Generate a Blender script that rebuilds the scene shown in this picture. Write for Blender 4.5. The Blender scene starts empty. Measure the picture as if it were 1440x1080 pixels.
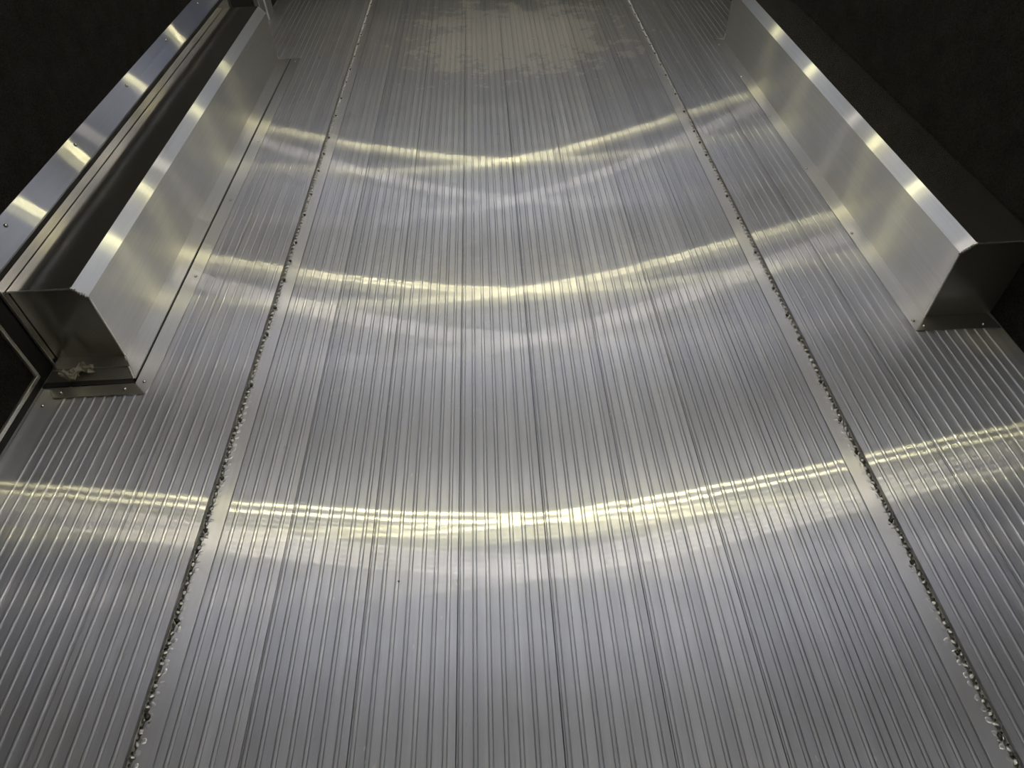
import bpy, math, random
from mathutils import Matrix, Vector

random.seed(7)
scn = bpy.context.scene
COL = scn.collection

# ------------------------------------------------------------------ camera
FPX, PITCH, YAW, ROLL = 933.2, 0.8104, 0.0134, -0.0419
CAM = Vector((-0.0648, 0.0, 1.2018))
fw = Vector((math.sin(YAW) * math.cos(PITCH), math.cos(YAW) * math.cos(PITCH), -math.sin(PITCH)))
rt = Vector((math.cos(YAW), -math.sin(YAW), 0))
up = rt.cross(fw)
r2 = rt * math.cos(ROLL) + up * math.sin(ROLL)
u2 = -rt * math.sin(ROLL) + up * math.cos(ROLL)
cd = bpy.data.cameras.new('camera')
cd.sensor_width = 36.0
cd.lens = FPX * 36.0 / 1440.0
cd.clip_start = 0.02
cam = bpy.data.objects.new('camera', cd)
COL.objects.link(cam)
m3 = Matrix((r2, u2, -fw)).transposed()
cam.matrix_world = Matrix.Translation(CAM) @ m3.to_4x4()
scn.camera = cam

# ------------------------------------------------------------------ world and exposure
wd = bpy.data.worlds.new('world')
scn.world = wd
wd.use_nodes = True
wd.node_tree.nodes['Background'].inputs[0].default_value = (0.02, 0.022, 0.026, 1)
wd.node_tree.nodes['Background'].inputs[1].default_value = 0.3
scn.view_settings.view_transform = 'Standard'
scn.view_settings.look = 'None'
scn.view_settings.exposure = 0.13
scn.view_settings.gamma = 1.0
scn.view_settings.use_curve_mapping = False

# lamp output: the LED rows and an added upward plate that fills the ceiling
LED_BRIGHT, LED_DIM, CEIL_FILL = 1000.0, 170.0, 11.5
STANDIN_LED = 340.0
LED_COL = (1.0, 0.925, 0.49)
STANDIN_LED_COL = (1.0, 0.90, 0.74)
CEIL_FILL_COL = (0.88, 0.925, 1.0)

scn.cycles.max_bounces = 7
scn.cycles.glossy_bounces = 5
scn.cycles.diffuse_bounces = 3

# ------------------------------------------------------------------ measures (metres)
PL = 0.1778            # plank width
RIB = PL / 7           # rib pitch
SEAM = 4 * PL          # the welded joints, left and right of the middle
WALL = 1.25
CEIL = 2.40
YB, YF = -1.1, 6.9     # rear and front of the trailer
SPLIT = 0.84           # carpet below, smooth panel above
BX, BZ, BC = 1.066, 0.211, 0.028      # wheel box: inner face, chamfer start, chamfer size
BT = BZ + BC
T0, T1 = 0.9, 3.82     # extent of the sloping trim on the left wall
YN, YE = 1.308, 3.345  # near and far end of the wheel boxes

# ------------------------------------------------------------------ materials
def mat(name):
    m = bpy.data.materials.new(name)
    m.use_nodes = True
    nt = m.node_tree
    nt.nodes.clear()
    out = nt.nodes.new('ShaderNodeOutputMaterial')
    return m, nt, out

def N(nt, t, **kw):
    n = nt.nodes.new(t)
    for k, v in kw.items():
        setattr(n, k, v)
    return n

def lk(nt, a, b):
    nt.links.new(a, b)

def math_n(nt, op, a, b=None, c=None):
    n = N(nt, 'ShaderNodeMath', operation=op)
    for i, v in enumerate((a, b, c)):
        if v is None:
            continue
        if isinstance(v, (int, float)):
            n.inputs[i].default_value = v
        else:
            lk(nt, v, n.inputs[i])
    return n.outputs[0]

def ramp(nt, fac, stops):
    r = N(nt, 'ShaderNodeValToRGB')
    el = r.color_ramp.elements
    while len(el) > len(stops):
        el.remove(el[-1])
    while len(el) < len(stops):
        el.new(0.5)
    for e, (p, c) in zip(el, stops):
        e.position = p
        e.color = (c, c, c, 1) if isinstance(c, (int, float)) else (*c, 1)
    lk(nt, fac, r.inputs[0])
    return r.outputs[0]

def world_pos(nt, scale=(1, 1, 1), loc=(0, 0, 0)):
    g = N(nt, 'ShaderNodeNewGeometry')
    mp = N(nt, 'ShaderNodeMapping')
    mp.inputs['Scale'].default_value = scale
    mp.inputs['Location'].default_value = loc
    lk(nt, g.outputs['Position'], mp.inputs['Vector'])
    return mp.outputs[0]

def noise(nt, scale, pos_scale=(1, 1, 1), detail=2.0, rough=0.5, loc=(0, 0, 0)):
    n = N(nt, 'ShaderNodeTexNoise')
    n.inputs['Scale'].default_value = scale
    n.inputs['Detail'].default_value = detail
    n.inputs['Roughness'].default_value = rough
    lk(nt, world_pos(nt, pos_scale, loc), n.inputs['Vector'])
    return n.outputs[0]

def mixc(nt, fac, a, b, typ='MIX'):
    n = N(nt, 'ShaderNodeMix', data_type='RGBA', blend_type=typ)
    if isinstance(fac, (int, float)):
        n.inputs[0].default_value = fac
    else:
        lk(nt, fac, n.inputs[0])
    for i, v in ((6, a), (7, b)):
        if isinstance(v, tuple):
            n.inputs[i].default_value = (*v, 1)
        else:
            lk(nt, v, n.inputs[i])
    return n.outputs[2]

def mixs(nt, fac, a, b):
    n = N(nt, 'ShaderNodeMixShader')
    if isinstance(fac, (int, float)):
        n.inputs[0].default_value = fac
    else:
        lk(nt, fac, n.inputs[0])
    lk(nt, a, n.inputs[1])
    lk(nt, b, n.inputs[2])
    return n.outputs[0]

def grain_gloss(nt, color, a_along, a_across, normal=None, axis=(0, 1, 0)):
    """Glossy lobe of metal drawn along one axis: sharp along the grain, wide across it."""
    g = N(nt, 'ShaderNodeBsdfAnisotropic', distribution='GGX')
    lo, hi = min(a_along, a_across), max(a_along, a_across)
    mean = math.sqrt(lo * hi)
    g.inputs['Roughness'].default_value = math.sqrt(mean)
    g.inputs['Anisotropy'].default_value = 1 - math.sqrt(lo / hi)
    tv = N(nt, 'ShaderNodeCombineXYZ')
    for i in range(3):
        tv.inputs[i].default_value = axis[i]
    lk(nt, tv.outputs[0], g.inputs['Tangent'])
    if isinstance(color, tuple):
        g.inputs['Color'].default_value = (*color, 1)
    else:
        lk(nt, color, g.inputs['Color'])
    if normal is not None:
        lk(nt, normal, g.inputs['Normal'])
    return g.outputs[0]

def bump(nt, height, dist, strength=1.0):
    b = N(nt, 'ShaderNodeBump')
    b.inputs['Strength'].default_value = strength
    b.inputs['Distance'].default_value = dist
    lk(nt, height, b.inputs['Height'])
    return b.outputs[0]

def floor_aluminium():
    m, nt, out = mat('extruded aluminium plank')
    # colour differs a little from strip to strip and from plank to plank
    strip = noise(nt, 38.0, (1, 0.004, 0), 1.0)
    fine = noise(nt, 900.0, (1, 0.006, 0), 2.0)
    info = N(nt, 'ShaderNodeObjectInfo')
    tone = ramp(nt, strip, [(0.3, (0.675, 0.682, 0.735)), (0.7, (0.835, 0.838, 0.875))])
    pt = ramp(nt, info.outputs['Random'], [(0.0, (0.86, 0.87, 0.89)), (1.0, (1.0, 1.0, 1.0))])
    tone = mixc(nt, 1.0, tone, pt, 'MULTIPLY')
    ft = ramp(nt, fine, [(0.3, 0.88), (0.7, 1.0)])
    tone = mixc(nt, 1.0, tone, ft, 'MULTIPLY')
    # smudges and dark rubbed marks
    sm = noise(nt, 5.0, (1, 0.6, 1), 5.0, 0.65, (3.1, 1.7, 0))
    smf = ramp(nt, sm, [(0.52, 0.0), (0.70, 1.0)])
    tone = mixc(nt, math_n(nt, 'MULTIPLY', smf, 0.35), tone, (0.50, 0.49, 0.48))
    sp = noise(nt, 26.0, (1, 0.45, 1), 3.0, 0.6, (0.4, 5.7, 0))
    spf = ramp(nt, sp, [(0.70, 0.0), (0.76, 1.0)])
    tone = mixc(nt, math_n(nt, 'MULTIPLY', spf, 0.4), tone, (0.30, 0.29, 0.28))
    # dull dried film with a ragged rim in the far middle of the floor
    g = N(nt, 'ShaderNodeNewGeometry')
    sx = N(nt, 'ShaderNodeSeparateXYZ')
    lk(nt, g.outputs['Position'], sx.inputs[0])
    rag = noise(nt, 9.0, (1, 1, 1), 4.0, 0.7, (1.0, 2.0, 0))
    rag2 = noise(nt, 7.0, (1, 1, 1), 4.0, 0.7, (4.0, 7.0, 3))
    ry = math_n(nt, 'MULTIPLY_ADD', math_n(nt, 'SUBTRACT', rag, 0.5), 1.5, sx.outputs['Y'])
    rx = math_n(nt, 'MULTIPLY_ADD', math_n(nt, 'SUBTRACT', rag2, 0.5), 1.7, sx.outputs['X'])
    f1 = math_n(nt, 'MULTIPLY', math_n(nt, 'GREATER_THAN', ry, 3.12), math_n(nt, 'LESS_THAN', ry, 3.95))
    f2 = math_n(nt, 'LESS_THAN', math_n(nt, 'ABSOLUTE', math_n(nt, 'SUBTRACT', rx, 0.08)), 0.42)
    film = math_n(nt, 'MULTIPLY', f1, f2)
    # a thinner film halfway down
    f3 = math_n(nt, 'MULTIPLY', math_n(nt, 'GREATER_THAN', ry, 1.30), math_n(nt, 'LESS_THAN', ry, 1.62))
    f4 = math_n(nt, 'LESS_THAN', math_n(nt, 'ABSOLUTE', rx), 0.55)
    film2 = math_n(nt, 'MULTIPLY', f3, f4)
    allfilm = math_n(nt, 'MAXIMUM', math_n(nt, 'MULTIPLY', film, 0.26), math_n(nt, 'MULTIPLY', film2, 0.22))
    # pale scuffs and short scratches
    scr = noise(nt, 75.0, (1.0, 0.55, 1), 1.0, 0.5, (2.0, 9.0, 0))
    scf = ramp(nt, scr, [(0.735, 0.0), (0.75, 1.0)])
    scm = ramp(nt, sm, [(0.42, 1.0), (0.50, 0.0)])
    scuff = math_n(nt, 'MULTIPLY', math_n(nt, 'MULTIPLY', scf, scm), 0.55)
    # gentle waviness of the rolled surface
    wv = noise(nt, 7.0, (2.2, 0.7, 1), 1.0)
    nm = bump(nt, wv, 0.00022)
    sharp = grain_gloss(nt, tone, 0.0017, 0.36, nm)
    soft = grain_gloss(nt, tone, 0.045, 0.20, nm)
    wide = grain_gloss(nt, tone, 0.22, 0.24)
    dif = N(nt, 'ShaderNodeBsdfDiffuse')
    lk(nt, mixc(nt, film, (0.52, 0.50, 0.47), (0.80, 0.75, 0.67)), dif.inputs['Color'])
    a = mixs(nt, 0.36, sharp, soft)
    a = mixs(nt, 0.26, a, wide)
    a = mixs(nt, math_n(nt, 'MAXIMUM', scuff, math_n(nt, 'MULTIPLY_ADD', allfilm, 0.5, 0.06)), a, dif.outputs[0])
    lk(nt, a, out.inputs[0])
    return m

def panel_aluminium(name, base, along, across, haze=0.35, dif_amt=0.04, axis=(0, 1, 0), wave=0.0004):
    m, nt, out = mat(name)
    br = noise(nt, 160.0, (1, 0.02, 1) if axis[1] else (1, 1, 0.02), 2.0)
    tone = ramp(nt, br, [(0.25, tuple(c * 0.9 for c in base)), (0.75, base)])
    sm = noise(nt, 6.0, (1, 1, 1), 4.0, 0.6)
    tone = mixc(nt, math_n(nt, 'MULTIPLY', ramp(nt, sm, [(0.45, 0.0), (0.75, 1.0)]), 0.25), tone, tuple(c * 0.72 for c in base))
    wv = noise(nt, 3.5, (1, 1, 1), 1.0)
    nm = bump(nt, wv, wave)
    sharp = grain_gloss(nt, tone, along, across, nm, axis)
    soft = grain_gloss(nt, tone, along * 8, max(across, along * 8.5), nm, axis)
    dif = N(nt, 'ShaderNodeBsdfDiffuse')
    dif.inputs['Color'].default_value = (0.5, 0.49, 0.46, 1)
    a = mixs(nt, haze, sharp, soft)
    a = mixs(nt, dif_amt, a, dif.outputs[0])
    lk(nt, a, out.inputs[0])
    return m

def principled(name, color, rough, metal=0.0, bscale=None, bdist=0.001, vary=0.0):
    m, nt, out = mat(name)
    p = N(nt, 'ShaderNodeBsdfPrincipled')
    p.inputs['Roughness'].default_value = rough
    p.inputs['Metallic'].default_value = metal
    n = noise(nt, bscale or 20.0, (1, 1, 1), 3.0)
    c = ramp(nt, n, [(0.3, tuple(x * (1 - vary) for x in color)), (0.7, tuple(min(1, x * (1 + vary)) for x in color))])
    lk(nt, c, p.inputs['Base Color'])
    if bscale:
        lk(nt, bump(nt, n, bdist), p.inputs['Normal'])
    lk(nt, p.outputs[0], out.inputs[0])
    return m

def carpet_mat():
    m, nt, out = mat('black ribbed carpet')
    p = N(nt, 'ShaderNodeBsdfPrincipled')
    p.inputs['Roughness'].default_value = 1.0
    p.inputs['Specular IOR Level'].default_value = 0.05
    n1 = noise(nt, 230.0, (1, 1, 1), 3.0, 0.7)
    n2 = ramp(nt, noise(nt, 14.0, (1, 1, 1), 3.0), [(0.2, 0.42), (0.8, 0.6)])
    f = math_n(nt, 'MULTIPLY', n1, n2)
    c = ramp(nt, f, [(0.14, (0.006, 0.0059, 0.0056)), (0.38, (0.036, 0.0352, 0.033))])
    lk(nt, c, p.inputs['Base Color'])
    lk(nt, bump(nt, n1, 0.004), p.inputs['Normal'])
    lk(nt, p.outputs[0], out.inputs[0])
    return m

def emit(name, color, strength):
    m, nt, out = mat(name)
    e = N(nt, 'ShaderNodeEmission')
    e.inputs[0].default_value = (*color, 1)
    e.inputs[1].default_value = strength
    lk(nt, e.outputs[0], out.inputs[0])
    return m

M = {}
M['plank'] = floor_aluminium()
M['side'] = panel_aluminium('brushed aluminium sheet', (0.88, 0.865, 0.85), 0.007, 0.50, 0.30, 0.05)
M['mirror'] = panel_aluminium('polished aluminium sheet', (0.72, 0.70, 0.665), 0.015, 0.035, 0.15, 0.015)
M['end'] = panel_aluminium('polished aluminium end sheet', (0.62, 0.60, 0.56), 0.03, 0.05, 0.3, 0.02)
M['kick'] = panel_aluminium('bright aluminium trim', (0.80, 0.80, 0.80), 0.004, 0.30, 0.30, 0.06)
M['sill'] = panel_aluminium('aluminium sill trim', (0.36, 0.36, 0.375), 0.0014, 0.16, 0.05, 0.04, wave=0.0002)
M['upper'] = panel_aluminium('glossy white aluminium wall panel', (0.95, 0.93, 0.94), 0.0025, 0.10, 0.05, 0.04, wave=0.0001)
M['weld'] = principled('weld metal', (0.52, 0.515, 0.505), 0.30, 1.0, 120.0, 0.002, 0.25)
M['burnt'] = principled('burnt weld metal', (0.055, 0.05, 0.045), 0.35, 0.6, 90.0, 0.002, 0.4)
M['screw'] = principled('zinc screw metal', (0.74, 0.73, 0.71), 0.22, 1.0)
M['edge'] = principled('bare cut aluminium edge', (0.80, 0.79, 0.77), 0.38, 1.0, 200.0, 0.0005, 0.1)
M['rubber'] = principled('black rubber seal', (0.008, 0.008, 0.009), 0.6, 0.0, 60.0, 0.0005, 0.2)
M['lip'] = panel_aluminium('heat-dulled aluminium lip', (0.80, 0.795, 0.82), 0.012, 0.24, 0.5, 0.05, wave=0.0015)
M['slot'] = principled('dull slot metal', (0.30, 0.295, 0.285), 0.6, 0.5, 80.0, 0.001, 0.3)
M['carpet'] = carpet_mat()
M['ceiling'] = principled('white ceiling panel', (0.76, 0.755, 0.785), 0.45, 0.0, 3.0, 0.0005, 0.03)
M['under'] = principled('dark underfloor', (0.13, 0.13, 0.125), 0.7)
M['cabinet'] = panel_aluminium('slate blue metallic panel', (0.30, 0.33, 0.43), 0.002, 0.06, 0.1, 0.06, axis=(0, 0, 1), wave=0.0001)
M['beige'] = principled('beige front panel', (0.34, 0.32, 0.29), 0.5, 0.0, 5.0, 0.0005, 0.08)
M['housing'] = principled('lamp housing', (0.6, 0.6, 0.6), 0.4, 0.5)
M['led_a'] = emit('led row bright', LED_COL, LED_BRIGHT)
M['led_b'] = emit('led row', LED_COL, LED_DIM)
M['led_standin'] = emit('stand-in led row', STANDIN_LED_COL, STANDIN_LED)
M['ceil_fill'] = emit('added ceiling fill light', CEIL_FILL_COL, CEIL_FILL)
M['lens'] = principled('lamp lens', (0.35, 0.35, 0.34), 0.3)
M['speck'] = principled('black grit', (0.012, 0.011, 0.01), 0.7)

def film_mat():
    m, nt, out = mat('crumpled clear film')
    p = N(nt, 'ShaderNodeBsdfPrincipled')
    p.inputs['Base Color'].default_value = (0.42, 0.38, 0.31, 1)
    p.inputs['Roughness'].default_value = 0.25
    p.inputs['Transmission Weight'].default_value = 0.35
    n = noise(nt, 120.0, (1, 1, 1), 3.0)
    lk(nt, bump(nt, n, 0.002), p.inputs['Normal'])
    lk(nt, p.outputs[0], out.inputs[0])
    return m
M['film'] = film_mat()

# ------------------------------------------------------------------ mesh helpers
class MB:
    def __init__(self):
        self.v, self.f = [], []

    def add(self, vs, fs):
        o = len(self.v)
        self.v += [tuple(a) for a in vs]
        self.f += [tuple(i + o for i in q) for q in fs]
        return self

    def box(self, x0, x1, y0, y1, z0, z1):
        x0, x1 = sorted((x0, x1)); y0, y1 = sorted((y0, y1)); z0, z1 = sorted((z0, z1))
        vs = [(x, y, z) for z in (z0, z1) for y in (y0, y1) for x in (x0, x1)]
        return self.add(vs, [(0, 2, 3, 1), (4, 5, 7, 6), (0, 1, 5, 4), (2, 6, 7, 3), (0, 4, 6, 2), (1, 3, 7, 5)])

    def prism(self, loop, axis, a, b):
        """closed loop of 2-D points swept between a and b along axis 'x', 'y' or 'z'"""
        def pt(q, t):
            return {'x': (t, q[0], q[1]), 'y': (q[0], t, q[1]), 'z': (q[0], q[1], t)}[axis]
        n = len(loop)
        area = sum(loop[i][0] * loop[(i + 1) % n][1] - loop[(i + 1) % n][0] * loop[i][1] for i in range(n))
        flip = (area < 0)
        if axis == 'y':
            flip = not flip
        a, b = min(a, b), max(a, b)
        lp = loop[::-1] if flip else loop
        vs = [pt(q, a) for q in lp] + [pt(q, b) for q in lp]
        fs = [tuple(range(n))[::-1], tuple(range(n, 2 * n))]
        fs += [(i, (i + 1) % n, (i + 1) % n + n, i + n) for i in range(n)]
        return self.add(vs, fs)

    def dome(self, c, rx, ry, rz, seg=8, rings=3, jitter=0.0, rot=0.0):
        vs, fs = [], []
        ca, sa = math.cos(rot), math.sin(rot)
        for j in range(rings):
            t = j / rings * math.pi / 2
            for i in range(seg):
                a = i / seg * 2 * math.pi
                k = 1 + random.uniform(-jitter, jitter)
                px, py = rx * k * math.cos(t) * math.cos(a), ry * k * math.cos(t) * math.sin(a)
                vs.append((c[0] + px * ca - py * sa, c[1] + px * sa + py * ca, c[2] + rz * math.sin(t)))
        vs.append((c[0], c[1], c[2] + rz))
        for j in range(rings - 1):
            for i in range(seg):
                i2 = (i + 1) % seg
                fs.append((j * seg + i, j * seg + i2, (j + 1) * seg + i2, (j + 1) * seg + i))
        top = (rings - 1) * seg
        for i in range(seg):
            fs.append((top + i, top + (i + 1) % seg, len(vs) - 1))
        fs.append(tuple(range(seg))[::-1])
        return self.add(vs, fs)

    def mesh(self, name, m, smooth=False):
        me = bpy.data.meshes.new(name)
        me.from_pydata(self.v, [], self.f)
        me.materials.append(m)
        if smooth:
            me.polygons.foreach_set('use_smooth', [True] * len(me.polygons))
        me.update()
        return me

    def obj(self, name, m, parent=None, smooth=False, **props):
        return link(name, self.mesh(name, m, smooth), parent, **props)

def link(name, data, parent=None, loc=None, **props):
    o = bpy.data.objects.new(name, data)
    COL.objects.link(o)
    if parent is not None:
        o.parent = parent
    if loc is not None:
        o.location = loc
    for k, v in props.items():
        o[k] = v
    return o

def bevel(o, w, seg=2):
    b = o.modifiers.new('bevel', 'BEVEL')
    b.width = w
    b.segments = seg
    b.limit_method = 'ANGLE'
    b.angle_limit = math.radians(30)
    return o

# ------------------------------------------------------------------ floor: base and ribbed planks
floor = MB().box(-WALL - 0.03, WALL + 0.03, YB, YF, -0.06, -0.022).obj('floor', M['under'], kind='structure',
        label='ribbed aluminium plank floor of the trailer', category='floor')

def rib_points(x, top=0.0):
    """one raised bead with steep flanks and a rounded crown"""
    return [(x - 0.0050, top), (x - 0.0045, top - 0.0012), (x - 0.0040, top - 0.0012), (x - 0.0035, top + 0.0012), (x - 0.0027, top + 0.0019),
            (x - 0.0012, top + 0.0023), (x + 0.0012, top + 0.0023), (x + 0.0027, top + 0.0019), (x + 0.0035, top + 0.0012),
            (x + 0.0040, top - 0.0012), (x + 0.0045, top - 0.0012), (x + 0.0050, top)]

def plank_mesh(name, ribs, left_edge=0.0, right_edge=0.0, steps=(), x0=0.0, x1=PL):
    """profile from x=0 to PL; ribs is a list of rib centres; edges may be lowered"""
    g = 0.00045
    prof = [(x0 + g, -0.02), (x0 + g, -0.0015 + left_edge), (x0 + g + 0.0007, left_edge)]
    cur = left_edge
    ev = sorted([(r, 'r', 0) for r in ribs] + [(x, 's', z) for x, z in steps])
    for x, t, z in ev:
        if t == 'r':
            prof += rib_points(x, cur)
        else:
            prof += [(x - 0.0008, cur), (x + 0.0008, z)]
            cur = z
    prof += [(x1 - g - 0.0007, cur), (x1 - g, cur - 0.0015), (x1 - g, -0.02)]
    b = MB()
    n = len(prof)
    vs = [(x, YB + 0.01, z) for x, z in prof] + [(x, YF - 0.01, z) for x, z in prof]
    fs = [(i, i + 1, i + 1 + n, i + n) for i in range(n - 1)]
    fs += [(n - 1, 0, n, 2 * n - 1)]
    b.add(vs, [q[::-1] for q in fs])
    b.f.append(tuple(range(n)))
    b.f.append(tuple(range(n, 2 * n))[::-1])
    me = b.mesh(name, M['plank'], True)
    me.set_sharp_from_angle(angle=math.radians(38))
    return me

std = [RIB * (i + 0.28) for i in range(7)]
mid = plank_mesh('plank', std)
# first plank inside each weld: flat lip, small step, then ribs
lipL = plank_mesh('plank', [r for r in std if r > 0.045], 0.0, 0.0, [(0.036, -0.004), (0.0388, 0.0)])
stdR = [PL - r for r in std]
lipR = plank_mesh('plank', [r for r in stdR if r < PL - 0.045], 0.0, 0.0, [(PL - 0.0388, -0.004), (PL - 0.036, 0.0)])
# plank outside each weld: stops short of it and leaves a dark slot
outL = plank_mesh('plank', [r for r in stdR if r < PL - 0.02], x1=PL - 0.0125)
outR = plank_mesh('plank', [r for r in std if r > 0.02], x0=0.0125)
edgeL = plank_mesh('plank', [r for r in stdR if r > 0.050])
edgeR = plank_mesh('plank', [r for r in std if r < PL - 0.022])
midR = plank_mesh('plank', stdR)
order = [(-7, edgeL), (-6, midR), (-5, outL), (-4, lipL), (-3, mid), (-2, mid), (-1, mid), (0, mid), (1, mid), (2, mid), (3, lipR), (4, outR), (5, mid), (6, edgeR)]
for k, me in order:
    o = link('plank', me, floor, loc=(k * PL, 0, random.uniform(-0.0004, 0.0004)))
    o.rotation_euler = (random.uniform(-1, 1) * 0.0004, random.uniform(-1, 1) * 0.0018, 0)
# narrow filler between the outermost planks and the walls
for s in (-1, 1):
    MB().box(s * (7 * PL + 0.0008), s * (WALL + 0.02), YB, YF, -0.02, -0.0015).obj('floor_edge_strip', M['plank'], floor)

# welded joints: a scalloped bead, one run per side
def weld_run(s):
    x0 = s * SEAM
    b, rows, burnt = MB(), MB(), MB()
    b.box(x0 - 0.0035, x0 + 0.0035, YB, 5.2, -0.012, -0.002)
    MB().box(x0 + s * 0.003, x0 + s * 0.0122, YB + 0.01, YF - 0.01, -0.0215, -0.007).obj('weld_slot', M['slot'], floor)
    y = 0.0
    k = 0
    nxt = random.randint(5, 9)
    while y < 5.0:
        y += random.uniform(0.0165, 0.0215)
        k += 1
        j = random.uniform(-0.0012, 0.0012)
        b.dome((x0 + s * 0.002 + j, y, -0.0042), random.uniform(0.005, 0.0066), random.uniform(0.0065, 0.009), random.uniform(0.0065, 0.0085), 10, 4, 0.13, random.uniform(0, 3))
        rows.dome((x0 - s * 0.0075 + j * 1.5, y + random.uniform(0.004, 0.008), 0.0004), random.uniform(0.0045, 0.0065), random.uniform(0.0065, 0.009), random.uniform(0.0009, 0.0013), 9, 3, 0.14, random.uniform(0, 3))
        # the gap between two lumps is burnt dark
        burnt.dome((x0 + s * 0.0066 + j, y + 0.009, -0.0045), random.uniform(0.0012, 0.0020), random.uniform(0.0016, 0.0030), 0.0035, 6, 2, 0.2)
        if k == nxt:
            burnt.dome((x0 - s * 0.003, y + 0.003, 0.0003), 0.0048, 0.0058, 0.0050, 8, 3, 0.28)
            b.dome((x0 - s * 0.0085, y - 0.004, -0.0006), 0.003, 0.0042, 0.0042, 7, 3, 0.25)
            k = 0
            nxt = random.randint(5, 10)
    bevel(MB().box(x0 - s * 0.004, x0 - s * 0.0365, YB + 0.01, YF - 0.01, -0.001, 0.0011).obj('weld_lip', M['lip'], floor, label='flat pale strip along the weld'), 0.0006)
    w = b.obj('weld_bead', M['weld'], floor, True, kind='stuff', label='lumpy scalloped weld bead')
    rows.obj('weld_ripple', M['lip'], floor, True, kind='stuff', label='flat weld ripples beside the bead')
    burnt.obj('weld_burn', M['burnt'], floor, True, kind='stuff', label='small burnt black weld pits')
weld_run(-1)
weld_run(1)

# ------------------------------------------------------------------ walls and ceiling
WX = WALL + 0.012
WL = WALL + 0.04
wl = MB().box(-WL - 0.06, -WL, YB, YF, 0.0, SPLIT).obj('wall_left', M['carpet'], kind='structure', label='black carpeted left side wall', category='wall')
MB().box(-WL, -WX, YB, 1.232, 0.016, 0.284).obj('carpet_panel', M['carpet'], wl)
MB().box(-WL, -WX, 1.232, 1.245, 0.016, 0.264).obj('backing_strip', M['rubber'], wl)
MB().box(-WL, -WX, 3.47, YF, 0.0, 0.284).obj('carpet_panel', M['carpet'], wl)
MB().box(-WL, -WALL - 0.0025, 1.245, 3.47, -0.01, 0.262).obj('backing_strip', M['rubber'], wl)
MB().box(-WL, -WX, YB, T0, 0.284, SPLIT).obj('carpet_panel', M['carpet'], wl)
wr = MB().box(WALL, WX + 0.06, YB, YF, -0.0, SPLIT).obj('wall_right', M['carpet'], kind='structure', label='black carpeted right side wall', category='wall')
for s, w in ((-1, wl), (1, wr)):
    for i in range(4):
        y0 = YB + (YF - YB) * i / 4
        y1 = YB + (YF - YB) * (i + 1) / 4
        bevel(MB().box(s * (WALL), s * (WX + 0.06), y0 + 0.001, y1 - 0.001, SPLIT, CEIL).obj('panel', M['upper'], w), 0.001)
    bevel(MB().box(s * (WALL - 0.006), s * (WX + 0.03), YB, YF, SPLIT - 0.02, SPLIT + 0.012).obj('rail', M['kick'], w), 0.002)
ceil = MB().box(-WX - 0.06, WX + 0.06, YB, YF, CEIL, CEIL + 0.05).obj('ceiling', M['ceiling'], kind='structure', label='white flat trailer ceiling', category='ceiling')
wf = MB().box(-WX - 0.06, WX + 0.06, YF, YF + 0.06, -0.06, CEIL).obj('wall_front', M['carpet'], kind='structure', label='front wall with panels and cabinet', category='wall')
bevel(MB().box(-1.0, 1.0, YF - 0.02, YF, 1.03, 1.47).obj('panel', M['beige'], wf), 0.003)
bevel(MB().box(-1.1, 1.1, YF - 0.03, YF, 1.49, CEIL).obj('panel', M['cabinet'], wf), 0.003)
for z in (1.02, 1.68, 1.91):
    bevel(MB().box(-0.9, 0.9, YF - 0.045, YF - 0.02, z - 0.008, z + 0.008).obj('trim_bar', M['kick'], wf), 0.003)
MB().box(-WX - 0.06, WX + 0.06, YB - 0.06, YB, -0.06, CEIL).obj('wall_back', M['carpet'], kind='structure', label='dark closed rear door behind the viewer', category='wall')

# screws ------------------------------------------------------------
sb = MB()
sb.dome((0, 0, 0), 0.0052, 0.0052, 0.0012, 12, 2)
sb.dome((0, 0, 0.0008), 0.0043, 0.0043, 0.0034, 12, 4)
SCREW = sb.mesh('screw', M['screw'], True)
def screw(parent, x, y, z, rot=None):
    o = link('screw', SCREW, parent, loc=(x, y, z))
    if rot:
        o.rotation_euler = rot
    return o

# riveted trim along the left wall above the wheel box
kb = MB().prism([(-WL - 0.004, 0.284), (-WALL + 0.010, 0.284), (-WALL + 0.0095, 0.288), (-1.2665, 0.3135), (-WL, 0.338), (-WL - 0.004, 0.338)], 'y', T0, T1)
kick = kb.obj('trim_1', M['sill'], kind='structure', label='bright aluminium trim strip with screws above the left wheel box', category='trim')
for y in (1.05, 1.4631, 1.8823, 2.2972, 2.71, 3.13, 3.55):
    screw(kick, -1.2745, y, 0.3225, (0, math.radians(45), 0))
MB().box(-WL - 0.002, -WALL - 0.002, 0.9, T1, 0.262, 0.2842).obj('seal', M['rubber'], kick)

# wheel opening surround on the left wall, carpet edge trim
et = MB().box(-WX - 0.004, -WALL - 0.004, YB, 1.240, 0.016, 0.027)
et = bevel(et.obj('trim_2', M['edge'], kind='structure', label='thin aluminium edging along the foot of the left carpet', category='trim'), 0.0015)
bevel(MB().box(-WX - 0.004, -WALL - 0.004, 1.230, 1.2405, 0.027, 0.264).obj('edge_bar', M['edge'], et), 0.0015)
MB().box(-WX - 0.02, -WALL - 0.003, YB, 1.2405, -0.0015, 0.016).obj('seal', M['rubber'], et)
MB().box(-WX - 0.004, -WALL - 0.003, 1.2405, 1.286, -0.0015, 0.264).obj('seal', M['rubber'], et)

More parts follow.
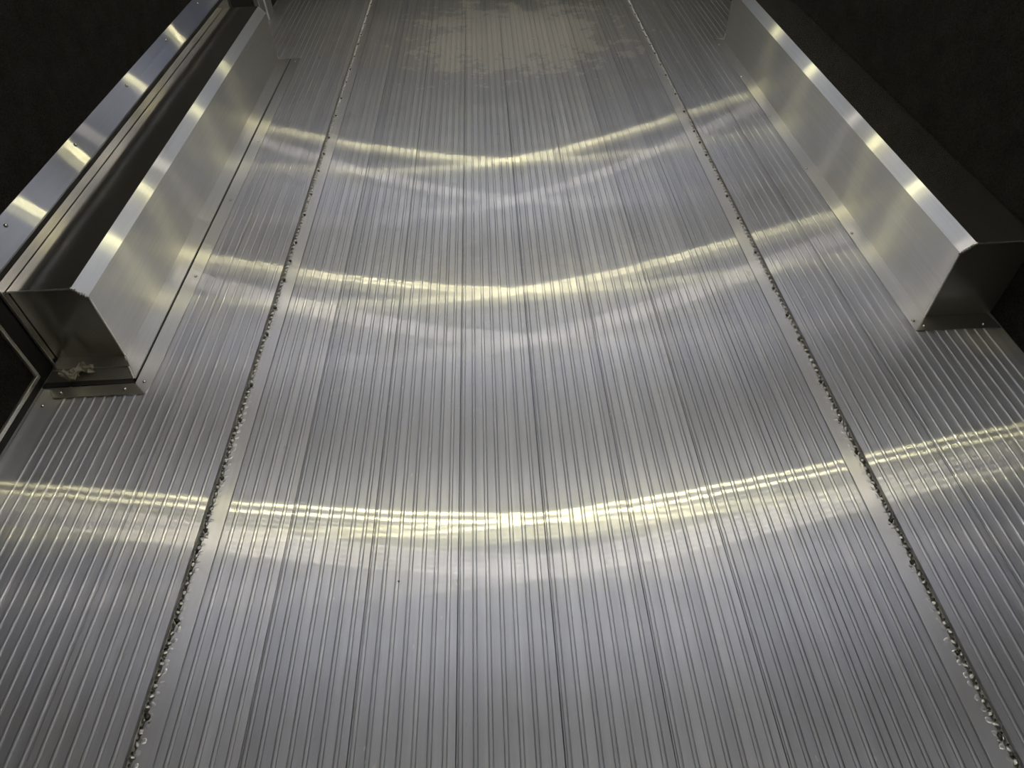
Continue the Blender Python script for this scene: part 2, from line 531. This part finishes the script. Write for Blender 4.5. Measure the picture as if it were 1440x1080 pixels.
# upright aluminium post past the far end of the left wheel box
pb = MB().prism([(-WALL - 0.012, 3.84), (-WALL + 0.010, 3.84), (-WALL + 0.012, 3.848), (-WALL + 0.012, 3.93), (-WALL + 0.018, 3.94), (-WALL + 0.018, 4.05),
                 (-WALL + 0.010, 4.065), (-WALL - 0.012, 4.065)], 'z', 0.0, 0.283)
post = pb.obj('trim_3', M['kick'], kind='structure', label='upright aluminium post on the left wall past the wheel box', category='trim')

# ------------------------------------------------------------------ wheel boxes
def wheel_box(s, label):
    root = link('wheel_box', None, loc=(s * BX, YN, 0), label=label, category='wheel box', group='aluminium wheel boxes')
    ox, oy = s * BX, YN
    t = 0.003
    xi, xc, xw = BX, BX + BC, WALL - 0.004

    def part(name, mb, m, smooth=False, bv=0.0, parent=root, **kw):
        if parent is root:
            mb.v = [(x - ox, y - oy, z) for x, y, z in mb.v]
        else:
            mb.v = [(x - ox, y - oy, z) for x, y, z in mb.v]
        o = mb.obj(name, m, parent, smooth, **kw)
        if bv:
            bevel(o, bv)
        return o
    S = lambda pts: [(s * x, z) for x, z in pts]
    z0 = 0.007 if s < 0 else 0.002
    part('side_panel', MB().prism(S([(xi, z0), (xi + t, z0), (xi + t, BZ - 0.001), (xi, BZ)]), 'y', YN, YE), M['side'])
    part('chamfer_strip', MB().prism(S([(xi, BZ), (xc, BT), (xc + 0.001, BT - t), (xi + t, BZ - 0.001)]), 'y', YN, YE), M['kick'], label='bright chamfered edge strip')
    part('top_panel', MB().prism(S([(xc, BT), (xw, BT), (xw, BT - t), (xc + 0.001, BT - t)]), 'y', YN - 0.002, YE + 0.002), M['mirror'], label='dark mirror-like top sheet')
    for nm, y0, y1 in (('end_panel', YN + 0.004, YN + 0.007), ('end_panel', YE - 0.007, YE - 0.004)):
        part(nm, MB().prism(S([(xi + 0.001, z0), (xi + 0.001, BZ), (xc, BT - t), (xw, BT - t), (xw, z0)]), 'y', y0, y1), M['end'])
    # cut edges of the sheet that catch the light
    part('sheet_edge', MB().prism(S([(xi - 0.0006, z0), (xi - 0.0006, BZ + 0.0002), (xi + 0.0022, BZ - 0.001), (xi + 0.0022, z0)]), 'y', YN - 0.0012, YN + 0.004), M['edge'])
    part('sheet_edge', MB().box(s * xc, s * xw, YN - 0.0035, YN - 0.0015, BT - 0.0035, BT + 0.0003), M['edge'])
    # weld beads on the chamfer ends and the lower corners
    for yy, d in ((YN - 0.001, 1), (YE - 0.001, 0.6)):
        w = MB()
        for i in range(8):
            f = i / 7
            w.dome((s * (xi + (xc - xi) * f), yy, BZ + (BT - BZ) * f - 0.003), 0.0036 * d, 0.0042 * d, 0.0056 * d, 7, 3, 0.25)
        part('corner_weld', w, M['weld'], True)
    w = MB()
    for i in range(6):
        w.dome((s * (xi - 0.002 - 0.006 * i), YE + 0.002 + 0.0025 * i, 0.002), 0.004, 0.004, 0.006 - 0.0006 * i, 7, 3, 0.2)
        w.dome((s * (xi - 0.001), YE - 0.002 - 0.001 * i, 0.004 + 0.005 * i), 0.0028, 0.003, 0.0045, 7, 3, 0.2)
    part('corner_weld', w, M['weld'], True)
    if s > 0:
        fl = part('floor_flange', MB().prism([(1.018, 1.257), (xi, YN), (xi, YE), (1.018, YE + 0.02)], 'z', 0.0018, 0.0042), M['side'], bv=0.0006)
        ef = part('end_flange', MB().prism([(1.0185, 1.2568), (1.2425, 1.254), (1.236, YN + 0.003), (xi, YN + 0.003)], 'z', 0.0018, 0.0043), M['end'], bv=0.0006)
        for x, y in ((1.0284, 1.295), (1.028, 1.7063), (1.0268, 2.1068), (1.026, 2.515), (1.024, 2.9023), (1.024, 3.28), (1.047, 1.272), (1.203, 1.268)):
            screw(ef if y < 1.28 else fl, x - ox, y - oy, 0.0042)
    else:
        a = -1
        # flange folded out of the box, with a raised step at the near end
        xb = -WALL + 0.008
        part('floor_flange', MB().prism([(-1.0135, 1.225), (-1.0135, YE + 0.01), (-xi, YE), (-xi, YN)], 'z', 0.0045, 0.0075), M['side'], label='folded floor flange of the wheel box')
        part('end_flange', MB().prism([(xb, 1.225), (-1.0139, 1.225), (-1.0405, 1.268), (xb, 1.268)], 'z', 0.0046, 0.0076), M['end'])
        part('end_step', MB().prism([(xb, 1.268), (-1.0405, 1.268), (-xi, YN + 0.004), (xb, YN + 0.004)], 'z', 0.0046, 0.0125), M['end'])
        w = MB()
        for i in range(19):
            w.dome((-1.064 + 0.0026 * i, YN - 0.006 - 0.0042 * i, 0.0105 - 0.0002 * i), 0.0030, 0.0042, 0.0030, 7, 3, 0.2)
        part('corner_weld', w, M['weld'], True)
        part('seal', MB().box(-1.010, -1.0165, 1.217, YE + 0.012, -0.001, 0.0046), M['rubber'], label='black rubber seal under the flange')
        part('seal', MB().box(-WALL + 0.004, -1.010, 1.212, 1.226, -0.001, 0.0046), M['rubber'], label='black rubber seal under the flange')
        # flat floor trim outside the seal
        fl = part('floor_trim', MB().prism([(-1.0095, 1.211), (-0.972, 1.174), (-0.966, 1.20), (-0.966, YE + 0.02), (-1.0095, YE + 0.02)], 'z', 0.0017, 0.0034), M['side'], bv=0.0005)
        ef = part('end_trim', MB().prism([(-1.226, 1.2075), (-1.2025, 1.1725), (-0.974, 1.1725), (-1.0125, 1.2110)], 'z', 0.0018, 0.0046), M['end'], bv=0.0006)
        for x, y, z in ((-1.1887, 1.1895, 0.0046), (-1.0276, 1.1904, 0.0046), (-0.9874, 1.215, 0.0034), (-0.9812, 1.6546, 0.0034), (-0.9829, 2.0852, 0.0034),
                     (-0.9817, 2.5181, 0.0034), (-0.982, 2.94, 0.0034), (-0.982, 3.32, 0.0034)):
            screw(ef if z > 0.004 else fl, x - ox, y - oy, z)
        # back plate on the wall around the box
        part('wall_plate', MB().box(-WALL - 0.002, -WALL + 0.0015, 1.286, 3.425, 0.0, 0.264), M['mirror'], label='aluminium back plate on the wall')
        part('wall_plate_lip', MB().box(-WALL - 0.002, -WALL + 0.008, 1.286, 1.2885, 0.0, 0.262), M['edge'])
    return root
wheel_box(-1, 'aluminium wheel box with black-sealed flange and wall back plate on the left')
wheel_box(1, 'aluminium wheel box with dark top against the black right wall')
screw(floor, -1.2199, 1.1506, 0.0)
screw(floor, -1.2199, 0.80, 0.0)

# ------------------------------------------------------------------ ceiling lamps
def make_lamp(loc, label):
    r = link('ceiling_lamp', None, loc=loc, label=label, category='lamp', group='LED ceiling lamps')
    return r
ROWS = ((0.050, 'led_a'), (0.002, 'led_a'), (-0.040, 'led_b'), (-0.070, 'led_b'), (-0.100, 'led_b'))
DROP = 0.30      # hangs on two stems so the added fill plate can light the ceiling
hb = MB().prism([(-0.06, -DROP), (0.06, -DROP), (0.055, -DROP - 0.026), (-0.055, -DROP - 0.026)], 'y', -0.65, 0.65)
hb.prism([(-0.15, -DROP - 0.002), (0.15, -DROP - 0.002), (0.15, -DROP - 0.022), (0.14, -DROP - 0.028), (-0.14, -DROP - 0.028), (-0.15, -DROP - 0.022)], 'y', -0.15, 0.10)
hm = hb.mesh('housing', M['housing'])
lm = MB().prism([(-0.125, -DROP - 0.028), (0.125, -DROP - 0.028), (0.118, -DROP - 0.036), (-0.118, -DROP - 0.036)], 'y', -0.140, 0.085).mesh('lens', M['lens'])
um = MB().add([(-0.05, -0.62, -DROP + 0.001), (0.05, -0.62, -DROP + 0.001), (0.05, 0.62, -DROP + 0.001), (-0.05, 0.62, -DROP + 0.001)], [(0, 1, 2, 3)]).mesh('fill_plate', M['ceil_fill'])  # added glowing plate facing up, brightens the ceiling as fill
stems = [MB().box(-0.008, 0.008, y - 0.008, y + 0.008, -DROP, 0.0).mesh('stem', M['housing']) for y in (-0.635, 0.635)]
def led_mesh(dy, k):
    b = MB().box(-0.025, 0.025, dy - 0.003, dy + 0.003, -DROP - 0.042, -DROP - 0.036)
    me = b.mesh('led_row', M['housing'])
    me.materials.append(M[k])
    me.polygons[0].material_index = 1          # only the lower face gives light
    return me
lms = [led_mesh(dy, k) for dy, k in ROWS]
LX = 0.56
for i, y in enumerate((-0.1, 2.06, 4.17, 6.30)):
    for s, side in ((-1, 'left'), (1, 'right')):
        what = ('above the viewer', 'nearest ahead of the viewer', 'in the middle of the ceiling', 'nearest the front wall')[i]
        r = make_lamp((s * LX, y, CEIL), 'rectangular LED ceiling lamp %s, %s row' % (what, side))
        link('housing', hm, r)
        link('lens', lm, r)
        link('fill_plate', um, r)
        for me in stems:
            link('stem', me, r)
        for me in lms:
            link('led_row', me, r)

# small added lamps on the side walls, standing in for panel reflections; five rows
def standin_lamp_meshes(s):
    h = MB().prism([(0.0, 0.03), (-s * 0.035, 0.03), (-s * 0.035, 0.012), (-s * 0.012, -0.022), (0.0, -0.022)], 'y', -0.10, 0.10).mesh('housing', M['housing'])
    rows = []
    for k in range(5):
        dy = (k - 2) * 0.032
        b = MB()
        a, c = Vector((-s * 0.0325, 0, 0.0085)), Vector((-s * 0.0145, 0, -0.0185))
        n = Vector((-s * 0.83, 0, -0.56)) * 0.003
        q = [a, c, c + n, a + n]
        b.prism([(p.x, p.z) for p in q], 'y', dy - 0.003, dy + 0.003)
        me = b.mesh('led_row', M['housing'])
        me.materials.append(M['led_standin'])
        for p in me.polygons:
            if p.normal.dot(n) / 0.003 > 0.9:
                p.material_index = 1
        rows.append(me)
    return h, rows
for s in (-1, 1):
    h, rows = standin_lamp_meshes(s)
    for i, y in enumerate((1.888, 3.829, 5.905)):
        what = ('nearest the viewer', 'halfway along', 'nearest the front wall')[i]
        r = link('standin_lamp', None, loc=(s * (WALL - 0.002), y, 2.0), label='small added stand-in LED lamp high on the %s side wall, %s' % (('left', 'right')[s > 0], what), category='lamp', group='added stand-in wall lamps')
        link('housing', h, r)
        for me in rows:
            link('led_row', me, r)

# ------------------------------------------------------------------ small loose things
def scrap():
    v, f = [], []
    n = 9
    rnd = random.Random(3)
    for j in range(n):
        for i in range(n):
            a, b = i / (n - 1) - 0.5, j / (n - 1) - 0.5
            x = a * 0.075 + rnd.uniform(-0.005, 0.005)
            y = b * 0.040 + rnd.uniform(-0.005, 0.005) + 0.012 * math.sin(a * 9)
            z = 0.006 + 0.013 * abs(math.sin(a * 11 + b * 7)) * rnd.uniform(0.5, 1.3)
            v.append((x, y, z))
    for j in range(n - 1):
        for i in range(n - 1):
            if (i, j) in ((0, 0), (1, 0), (7, 7), (6, 7), (0, 7), (3, 0), (7, 1), (4, 7)):
                continue
            f.append((j * n + i, j * n + i + 1, (j + 1) * n + i + 1, (j + 1) * n + i))
    b = MB()
    b.add(v, f)
    o = b.obj('plastic_scrap', M['film'], None, False, label='crumpled scrap of clear plastic film at the foot of the left wheel box', category='scrap')
    sol = o.modifiers.new('thickness', 'SOLIDIFY')
    sol.thickness = 0.0008
    return o
sc = scrap()
sc.location = (-1.165, 1.247, 0.0078)
sc.rotation_euler = (0, 0, 0.5)
spk = [((560, 818), 0.0024, 'tiny black speck of grit on the middle of the floor')]
def on_floor(px, py):
    d = r2 * ((px - 720) / FPX) - u2 * ((py - 540) / FPX) + fw
    t = -CAM.z / d.z
    return CAM + d * t
for (px, py), rr, lab in spk[:1]:
    p = on_floor(px, py)
    b = MB().dome((0, 0, 0), rr, rr * 1.2, rr * 0.7, 7, 3, 0.25)
    o = b.obj('grit_speck', M['speck'], None, True, label=lab, category='speck')
    o.location = (p.x, p.y, 0.0004)
